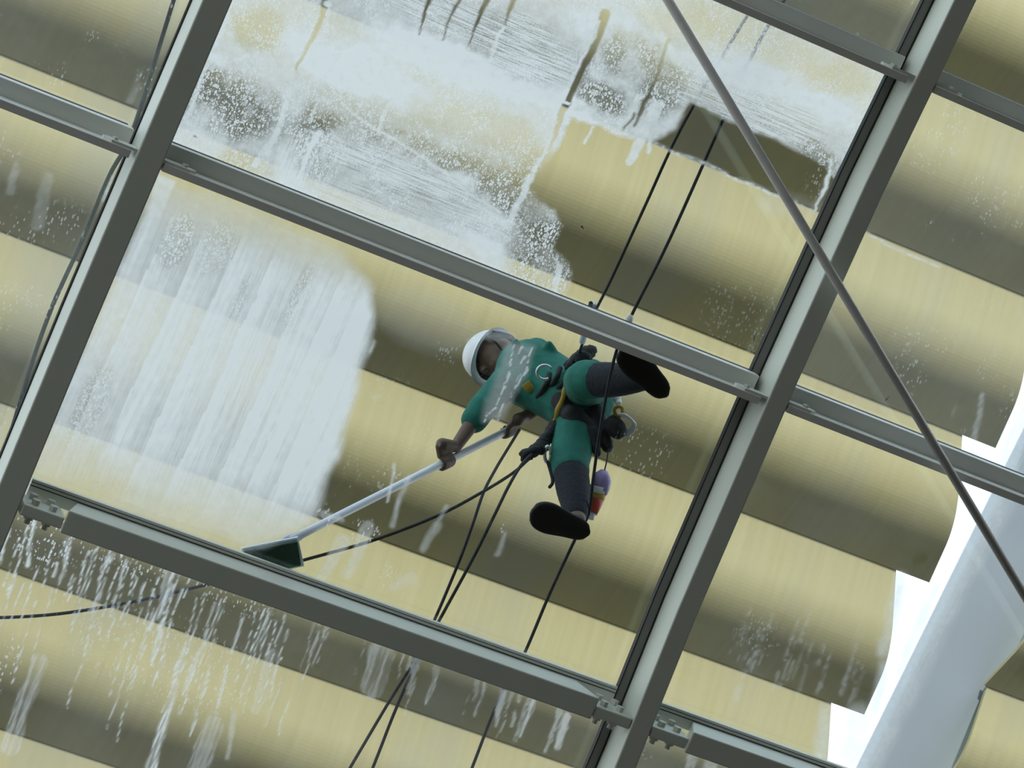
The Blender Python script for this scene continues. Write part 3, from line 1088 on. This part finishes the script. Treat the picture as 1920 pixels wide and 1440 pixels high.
def body(bm):
    j = J
    add_caps(bm, j['ankA'], j['kneeA'], .036, .052); add_caps(bm, j['kneeA'], j['hipA'], .056, .080)
    add_caps(bm, j['ankB'], j['kneeB'], .036, .052); add_caps(bm, j['kneeB'], j['hipB'], .056, .080)
    for a, h, t in (('ankA', 'heelA', 'toeA'), ('ankB', 'heelB', 'toeB')):
        fd = (j[t] - j[h]).normalized()
        add_caps(bm, j[a], j[h] + fd * .03 + N_ * .045, .036, .030)
        add_caps(bm, j[a] - N_ * .02, j[t] - fd * .06 + N_ * .035, .030, .022)
    add_caps(bm, j['pel'], j['waist'], .125, .115); add_caps(bm, j['waist'], j['chest'], .115, .130)
    add_caps(bm, j['hipA'], j['hipB'], .09, .09); add_caps(bm, j['shA'], j['shB'], .055, .055)
    add_caps(bm, j['chest'], j['neck'], .105, .06); add_caps(bm, j['neck'], j['head'], .052, .055)
    for s_, e_, w_ in (('shA', 'elA', WR1), ('shB', 'elB', WR2)):
        add_caps(bm, j[s_], j[e_], .050, .038); add_caps(bm, j[e_], w_, .038, .026)
    grip(bm, HAND1, WR1, 1); grip(bm, HAND2, WR2, 1)
    H = j['head']
    add_ball(bm, H, .105, (.76, .92, 1.08), HROT)
    add_ball(bm, H + FACE * .035 - CROWN * .058, .062, (.86, .9, .85), HROT)      # jaw
    add_caps(bm, H + FACE * .088 + CROWN * .012, H + FACE * .108 - CROWN * .022, .010, .014)   # nose
    for sd in (-1, 1):
        add_ball(bm, H + SIDE * .080 * sd - CROWN * .008, .028, (.35, .7, 1.1), HROT)  # ears
        add_ball(bm, H + FACE * .080 + SIDE * .030 * sd + CROWN * .028, .016, (1.4, .6, .5), HROT)  # brows
    add_caps(bm, H + FACE * .086 - CROWN * .056 - SIDE * .016, H + FACE * .086 - CROWN * .056 + SIDE * .016, .0075, .0075)  # lips


person = blob('person', body, SKIN, None, 0.0065, 3, origin=J['heelA'].copy())
tag(person, 'person in green work clothes and white helmet roped above the glass, holding a white pole', 'person')

for sd in (-1, 1):
    bm = bmesh.new()
    add_ball(bm, J['head'] + FACE * .086 + SIDE * .031 * sd + CROWN * .012, .011)
    me = bpy.data.meshes.new('eye'); bm.to_mesh(me); bm.free(); me.materials.append(BLK)
    place(bpy.data.objects.new('eye', me), ROOF, person)


def shirt(bm):
    j = J
    add_caps(bm, j['pel'] + (j['waist'] - j['pel']) * .3, j['waist'], .140, .138); add_caps(bm, j['waist'], j['chest'], .138, .148)
    add_caps(bm, j['shA'], j['shB'], .072, .072); add_caps(bm, j['chest'], j['neck'], .118, .070)
    add_caps(bm, j['shA'], j['elA'], .070, .060); add_caps(bm, j['elA'], j['elA'] + (WR1 - j['elA']) * .30, .060, .057)
    add_caps(bm, j['shB'], j['elB'], .070, .060); add_caps(bm, j['elB'], j['elB'] + (WR2 - j['elB']) * .30, .060, .056)
    r = random.Random(3)
    for i in range(16):      # folds
        a = j['waist'].lerp(j['chest'], r.random()) + Vector((r.uniform(-.1, .1), r.uniform(-.1, .1), -.07))
        add_caps(bm, a, a + Vector((r.uniform(-.1, .1), r.uniform(-.1, .1), r.uniform(-.02, .06))), .03, .02)


blob('shirt', shirt, GREEN, person, 0.009, 3)


def shorts(bm):
    j = J
    add_caps(bm, j['pel'], j['pel'] + (j['waist'] - j['pel']) * .5, .150, .140)
    for k_, h_, a_ in (('kneeA', 'hipA', 'ankA'), ('kneeB', 'hipB', 'ankB')):
        add_caps(bm, j[h_], j[k_], .105, .082)
        add_caps(bm, j[k_], j[k_] + (j[a_] - j[k_]) * .16, .082, .078)
        ax = (j[h_] - j[k_])
        r = random.Random(8)
        for i in range(9):
            p = j[k_] + ax * r.random() + Vector((r.uniform(-.06, .06), r.uniform(-.06, .06), -.05))
            add_caps(bm, p, p + ax * r.uniform(.1, .3) + Vector((r.uniform(-.05, .05), r.uniform(-.05, .05), 0)), .026, .016)
    add_caps(bm, j['hipA'], j['hipB'], .115, .115)


blob('trousers', shorts, GREEN, person, 0.009, 3)


def legging(k_, a_):
    def fn(bm):
        a, b_ = J[k_], J[a_]
        d = b_ - a
        for i in range(10):       # ribbed knit
            s0, s1 = i / 10, (i + .55) / 10
            rr = lambda s: .067 - .022 * s ** 1.3 + .012 * math.sin(s * math.pi)
            add_caps(bm, a + d * s0 * .93, a + d * s1 * .93, rr(s0) * 1.0, rr(s1) * 1.01, 2)
            add_caps(bm, a + d * s1 * .93, a + d * (i + 1) / 10 * .93, rr(s1) * .985, rr((i + 1) / 10) * .985, 2)
    return fn


blob('legging', legging('kneeA', 'ankA'), NAVY, person, 0.007, 2)
blob('legging', legging('kneeB', 'ankB'), NAVY, person, 0.007, 2)


def shoe(heel, toe):
    fd = (toe - heel)
    ln = fd.length + 0.035
    fd.normalize()
    h0 = heel - fd * 0.018
    sd = fd.cross(N_).normalized()
    nst, nk = 18, 16

    def loft(z0, z1f, grow, cap):
        v, f = [], []
        for i in range(nst + 1):
            s = i / nst
            w = (0.044 + 0.015 * sst(np.array(s), .25, .72)) * math.sqrt(max(0.02, 1 - abs(2 * s - 1) ** 4.5)) + grow
            zt = float(z1f(s))
            c = h0 + fd * (ln * s)
            for k in range(nk):
                an = 2 * math.pi * k / nk
                y = math.cos(an)
                z = math.sin(an)
                v.append(c + sd * (float(w) * math.copysign(abs(y) ** .7, y)) + N_ * (z0 + (zt - z0) * (0.5 + 0.5 * math.copysign(abs(z) ** .6, z))))
        for i in range(nst):
            for k in range(nk):
                f.append((i * nk + k, i * nk + (k + 1) % nk, (i + 1) * nk + (k + 1) % nk, (i + 1) * nk + k))
        f += [tuple(range(nk))[::-1], tuple(range(nst * nk, nst * nk + nk))]
        return v, f

    up = lambda s: 0.030 + 0.060 * (1 - s) ** .8 + 0.018 * math.sin(math.pi * min(1, s * 1.1)) - (0.012 if s > .95 else 0)
    o = obj('shoe', *loft(0.018, up, 0.0, 0), SHOEM, person, smooth=True)
    obj('sole', *loft(-0.004, lambda s: 0.020, 0.0035, 0), SOLEM, o, smooth=True)


shoe(J['heelA'], J['toeA'])
shoe(J['heelB'], J['toeB'])


def helmet():
    H = J['head'] + CROWN * .018
    v, f = [], []
    nr, nk = 9, 28
    for i in range(nr + 1):
        an = math.pi * 0.53 * i / nr
        for k in range(nk):
            ph = 2 * math.pi * k / nk
            rad = math.sin(an)
            v.append(H + SIDE * (.108 * rad * math.cos(ph)) + FACE * (.126 * rad * math.sin(ph)) + CROWN * (.122 * math.cos(an)))
    for k in range(nk):            # brim
        ph = 2 * math.pi * k / nk
        pk = 1 + .18 * max(0, math.sin(ph)) ** 2
        v.append(H + SIDE * (.120 * math.cos(ph)) + FACE * (.139 * pk * math.sin(ph)) - CROWN * .018)
    for k in range(nk):
        ph = 2 * math.pi * k / nk
        v.append(H + SIDE * (.100 * math.cos(ph)) + FACE * (.118 * math.sin(ph)) - CROWN * .014)
    for i in range(nr + 2):
        for k in range(nk):
            f.append((i * nk + k, i * nk + (k + 1) % nk, (i + 1) * nk + (k + 1) % nk, (i + 1) * nk + k))
    h = obj('helmet', v, f, HELM, person, smooth=True)
    st = [H - SIDE * .104 - CROWN * .01, H - SIDE * .088 + FACE * .02 - CROWN * .08, H + FACE * .035 - CROWN * .135, H + SIDE * .088 + FACE * .02 - CROWN * .08, H + SIDE * .104 - CROWN * .01]
    obj('chin_strap', *tube(spline(st, 6), .005, 6), BLK, h)
    hv = []
    obj('hair', *tube(spline([H - SIDE * .09 - FACE * .03 - CROWN * .02, H - FACE * .115 - CROWN * .03, H + SIDE * .09 - FACE * .03 - CROWN * .02], 8), .022, 8), BLK, person, smooth=True)


helmet()

# harness: waist belt, leg loops, yellow shoulder strap, bright ring and gear
har = obj('harness', *tube(spline([RP(1098, 690, .80), RP(1072, 722, .74), RP(1052, 765, .74), RP(1040, 800, .80), RP(1052, 800, .98), RP(1088, 720, 1.05), RP(1098, 690, .80)], 8), .020, 8), BLK, person, smooth=True)
obj('yellow_strap', *tube(spline([RP(1083, 678, .88), RP(1070, 712, .72), RP(1058, 740, .70), RP(1046, 775, .71), RP(1036, 800, .78)], 8), [.010 + .007 * math.sin(i * .35) ** 2 for i in range(33)], 8), YEL, har, smooth=True)
obj('yellow_pad', *tube(spline([RP(985, 718, .95), RP(994, 728, .94), RP(1004, 722, .95)], 5), .020, 8), YEL, har, smooth=True)
obj('leg_loop', *tube(spline([RP(1055, 800, .72), RP(1085, 812, .64), RP(1118, 800, .66), RP(1128, 780, .78)], 8), .024, 8), BLK, har, smooth=True)
obj('leg_loop', *tube(spline([RP(1075, 775, .72), RP(1105, 778, .68), RP(1130, 790, .70), RP(1138, 830, .62)], 8), .026, 8), BLK, har, smooth=True)
def seat_fill(bm):
    add_caps(bm, RP(1072, 778, .66), RP(1124, 822, .60), .042, .040)
    add_caps(bm, RP(1118, 772, .68), RP(1139, 838, .55), .036, .026)
    add_caps(bm, RP(1050, 752, .76), RP(1076, 790, .64), .040, .036)
    add_caps(bm, RP(1108, 812, .58), RP(1120, 850, .50), .030, .018)


blob('seat_strap', seat_fill, BLK, har, .008, 4)
cen, rr = (1021, 698), (14.5, 13.5)
ring = [RP(cen[0] + rr[0] * math.cos(a), cen[1] + rr[1] * math.sin(a), .78) for a in [math.radians(q) for q in range(60, 331, 15)]]
obj('ring', *tube(ring, .006, 8), STEEL, har, smooth=True)
for (x0, y0, x1, y1, n_) in ((1066, 700, 1040, 735, .80), (1050, 690, 1028, 730, .84), (1030, 700, 1008, 745, .88)):
    obj('gear_sling', *tube(spline([RP(x0, y0, n_), RP((x0 + x1) / 2 + 4, (y0 + y1) / 2, n_ - .05), RP(x1, y1, n_ + .02)], 6), .012, 7), BLK, har, smooth=True)


def braid(pts, rad, seed):
    """thick knotted rope: strands wound round each other"""
    c = spline(pts, 10)
    parts = []
    for s_ in range(3):
        q = []
        for i, p in enumerate(c):
            an = i * .8 + s_ * 2.1
            q.append(p + Vector((math.cos(an), math.sin(an), math.sin(an * .7))) * rad * .8)
        parts.append(tube(q, rad * .75, 7))
    return merge(*parts)


kn = obj('rope_knot', *braid([RP(984, 856, .46), RP(1002, 846, .48), RP(1018, 834, .56), RP(1030, 815, .64), RP(1042, 795, .72)], .019, 1), ROPE, har, smooth=True)
kn = obj('rope_knot', *braid([RP(1068, 690, .85), RP(1082, 676, .82), RP(1094, 668, .78), RP(1108, 658, .82)], .021, 2), ROPE, har, smooth=True)
cb = obj('carabiner', *tube([RP(1027 + 6 * math.cos(a), 852 + 15 * math.sin(a), .50) for a in np.linspace(0, 6.283, 17)], .008, 6), STEEL, har, smooth=True)
obj('tool_cord', *tube(spline([RP(1027, 866, .48), RP(1034, 890, .42), RP(1036, 905, .38), RP(1030, 914, .36)], 5), .007, 6), ROPE, har, smooth=True)

# ------------------------------------------------------------------ ropes
def rope(name, pts, r, label, cat='rope', mat=None):
    o = obj(name, *tube(spline([RP(*p) for p in pts], 8), r, 7), mat or ROPE, smooth=True)
    return tag(o, label, cat)


rope('rope', [(1460, -60, .12), (1370, 80, .12), (1275, 245, .12), (1210, 385, .12), (1147, 522, .20), (1114, 588, .50), (1092, 645, .72), (1080, 682, .86)], .0062, 'black rope from the top of the foamy pane to the worker, nearer to the head')
rope('rope', [(1510, -60, .10), (1425, 75, .10), (1360, 215, .10), (1255, 450, .10), (1181, 598, .10), (1152, 672, .12), (1128, 790, .14), (1112, 900, .16), (1104, 962, .15), (1078, 1012, .10), (1030, 1115, .06), (981, 1230, .05), (936, 1310, .05), (885, 1440, .05), (845, 1540, .05)], .0066, 'black rope running down past both shoes of the worker')
rope('rope', [(974, 806, 1.0), (950, 845, .7), (928, 882, .5), (906, 925, .3), (884, 990, .16), (858, 1060, .10), (812, 1168, .06), (770, 1250, .05), (724, 1325, .05), (655, 1442, .05), (600, 1535, .05)], .0064, 'black tail rope hanging from the upper end of the white pole')
rope('rope', [(1000, 848, .46), (976, 874, .34), (952, 915, .22), (930, 960, .14), (888, 1045, .08), (820, 1170, .05), (778, 1250, .04), (740, 1335, .04), (698, 1442, .04), (655, 1540, .04)], .0066, 'black tail rope hanging from the knot at the knee of the worker')
rope('rope', [(990, 862, .46), (960, 888, .34), (900, 925, .16), (820, 967, .08), (700, 1013, .08), (570, 1050, .12), (480, 1075, .12), (380, 1098, .08), (280, 1122, .05), (180, 1141, .05), (90, 1153, .05), (0, 1158, .05), (-80, 1158, .05)], .0066, 'black rope curving from the worker away to the lower left')
rope('cable', [(348, -60, .08), (326, 0, .08), (250, 242, .06), (205, 330, .06), (150, 460, .06), (98, 575, .06), (55, 695, .06), (36, 760, .05), (14, 830, .05), (-20, 905, .05)], .0088, 'thick black cable running beside the left rafter', 'cable')

# rope devices near the purlin
dv = obj('rope_clamp', *tube([RP(1113, 570, .44), RP(1108, 585, .48), RP(1092, 640, .70)], [.012, .016, .014], 10), WHITE, smooth=True)
tag(dv, 'small white tubular rope clamp poking above the purlin by the worker', 'clamp')
obj('clamp_tip', *tube([RP(1108, 568, .43), RP(1105, 580, .46)], .009, 8), NAVY, dv)
dv2 = obj('rope_clamp', *tube([RP(1182, 590, .09), RP(1180, 598, .09), RP(1176, 612, .09)], [.010, .017, .013], 10), ROD, smooth=True)
tag(dv2, 'small grey rope clamp on the straight rope above the purlin', 'clamp')

# ------------------------------------------------------------------ brush on a pole
br = empty('scrub_brush', BRUSH)
tag(br, 'long white pole with a dark green scrub pad pressed on the glass', 'brush')
pole_pts = [BRUSH, POLE_END]
obj('pole', *tube([BRUSH.lerp(POLE_END, i / 10) for i in range(11)], PR, 12), WHITE, br, smooth=True)
cs = [(459, 1034), (558, 1016), (565, 1061), (468, 1084)]
ch = [(452, 1028), (559, 1007), (571, 1062), (466, 1084)]


def slab(cs, n0, n1):
    v = [RP(x, y, n0) for x, y in cs]
    v += [p + N_ * (n1 - n0) for p in v]
    return v, [(3, 2, 1, 0), (4, 5, 6, 7)] + [(i, (i + 1) % 4, 4 + (i + 1) % 4, 4 + i) for i in range(4)]


bevel(obj('scrub_pad', *slab(cs, .022, .056), PADM, br), .004)
bevel(obj('pad_holder', *slab(ch, .058, .072), WHITE, br), .003)
jb = obj('swivel_joint', *tube([RP(530, 1026, .07), RP(540, 1016, .085), BRUSH + POLE_DIR * .06], [.026, .024, .017], 10), BLUEP, br, smooth=True)

# ------------------------------------------------------------------ things hanging from the harness
bo = empty('bottle', RP(1106, 972, .34))
tag(bo, 'plastic bottle, purple above and red below, hanging behind the lower leg', 'bottle')
bp = [RP(1133, 882, .40), RP(1130, 890, .40), RP(1128, 900, .395), RP(1125, 915, .39), RP(1122, 924, .385)]
obj('upper_body', *tube(bp, [.014, .032, .040, .040, .036], 14), PURP, bo, smooth=True)
obj('label_band', *tube([RP(1123, 912, .39), RP(1120, 924, .385)], [.041, .038], 14), WHITE, bo, smooth=True)
obj('orange_band', *tube([RP(1121, 924, .385), RP(1118, 934, .38)], [.0365, .034], 14), ORAN, bo, smooth=True)
obj('lower_body', *tube([RP(1118, 934, .38), RP(1113, 950, .365), RP(1109, 962, .35)], [.034, .030, .024], 14), REDP, bo, smooth=True)
obj('cap', *tube([RP(1109, 962, .35), RP(1106, 974, .34)], [.020, .015], 12), WHITE, bo, smooth=True)
obj('hanging_cord', *tube(spline([RP(1133, 884, .40), RP(1138, 862, .45), RP(1141, 835, .55), RP(1138, 810, .62)], 5), .003, 6), ROPE, bo)


def pouch_fill(bm):
    c = RP(1156, 803, .55)
    d1 = (RP(1165, 820, .55) - RP(1147, 786, .55)).normalized()
    d2 = N_.cross(d1)
    add_ball(bm, c, 1, (.050, .040, .045), Matrix((d1, d2, N_)).transposed())
    add_caps(bm, RP(1140, 800, .58), RP(1152, 790, .57), .030, .030)


po = blob('pouch', pouch_fill, BLK, None, .006, 4, origin=RP(1156, 803, .55))
tag(po, 'small black oval pouch hanging on the harness beside the white cord', 'pouch')
loops = []
for i in range(4):
    k_ = i * 2.6
    loops.append(tube(spline([RP(1158 + k_, 776 + k_ * .3, .54), RP(1172 + k_, 778 + k_, .53 + .01 * i), RP(1186 + k_ * .6, 790 + k_ * .6, .53), RP(1184 + k_ * .4, 802 + k_, .54), RP(1170 + k_ * .5, 806 + k_ * 1.5, .55)], 6), .0055, 6))
co = obj('cord_coil', *merge(*loops), COILM, smooth=True)
tag(co, 'coil of white cord hanging to the right of the black pouch', 'cord')
ca = obj('carabiner', *tube([RP(1160 + 8 * math.cos(a), 771 + 9 * math.sin(a), .56) for a in np.linspace(0, 6.283, 17)], .008, 7), YEL, smooth=True)
tag(ca, 'yellow carabiner above the coil of white cord', 'carabiner')
tw = blob('cloth', lambda bm: (add_ball(bm, RP(1157, 748, .62), .018), add_ball(bm, RP(1160, 756, .60), .015)), COILM, None, .004, 2, origin=RP(1157, 750, .6))
tag(tw, 'scrap of white cloth tucked at the hip of the worker', 'cloth')


# ------------------------------------------------------------------ specks lying on the outside of the glass
for x0, y0, x1, y1, r_, nm, lab, ct in ((1091, 424, 1095, 429, .005, 'leaf_fragment', 'dark leaf speck on the glass left of the two black ropes', 'leaf'),
                                        (1660, 752, 1668, 743, .0025, 'leaf_fragment', 'dark leaf speck on the glass just above the right purlin under the rod', 'leaf'),
                                        (364, 254, 369, 257, .004, 'leaf_fragment', 'dark leaf speck on the soapy glass right of the left rafter', 'leaf'),
                                        (1413, 640, 1419, 622, .0025, 'twig', 'tiny dark twig caught at the seal of the right rafter', 'twig')):
    a_, b2 = RP(x0, y0, .018), RP(x1, y1, .018)
    m_ = a_.lerp(b2, .5) + Vector((r_ * .6, 0, r_ * .5))
    tag(obj(nm, *tube(spline([a_, m_, b2], 4), [r_ * .4] + [r_ * (.6 + .4 * math.sin(i)) for i in range(7)] + [r_ * .3], 6), BLK, smooth=True), lab, ct)
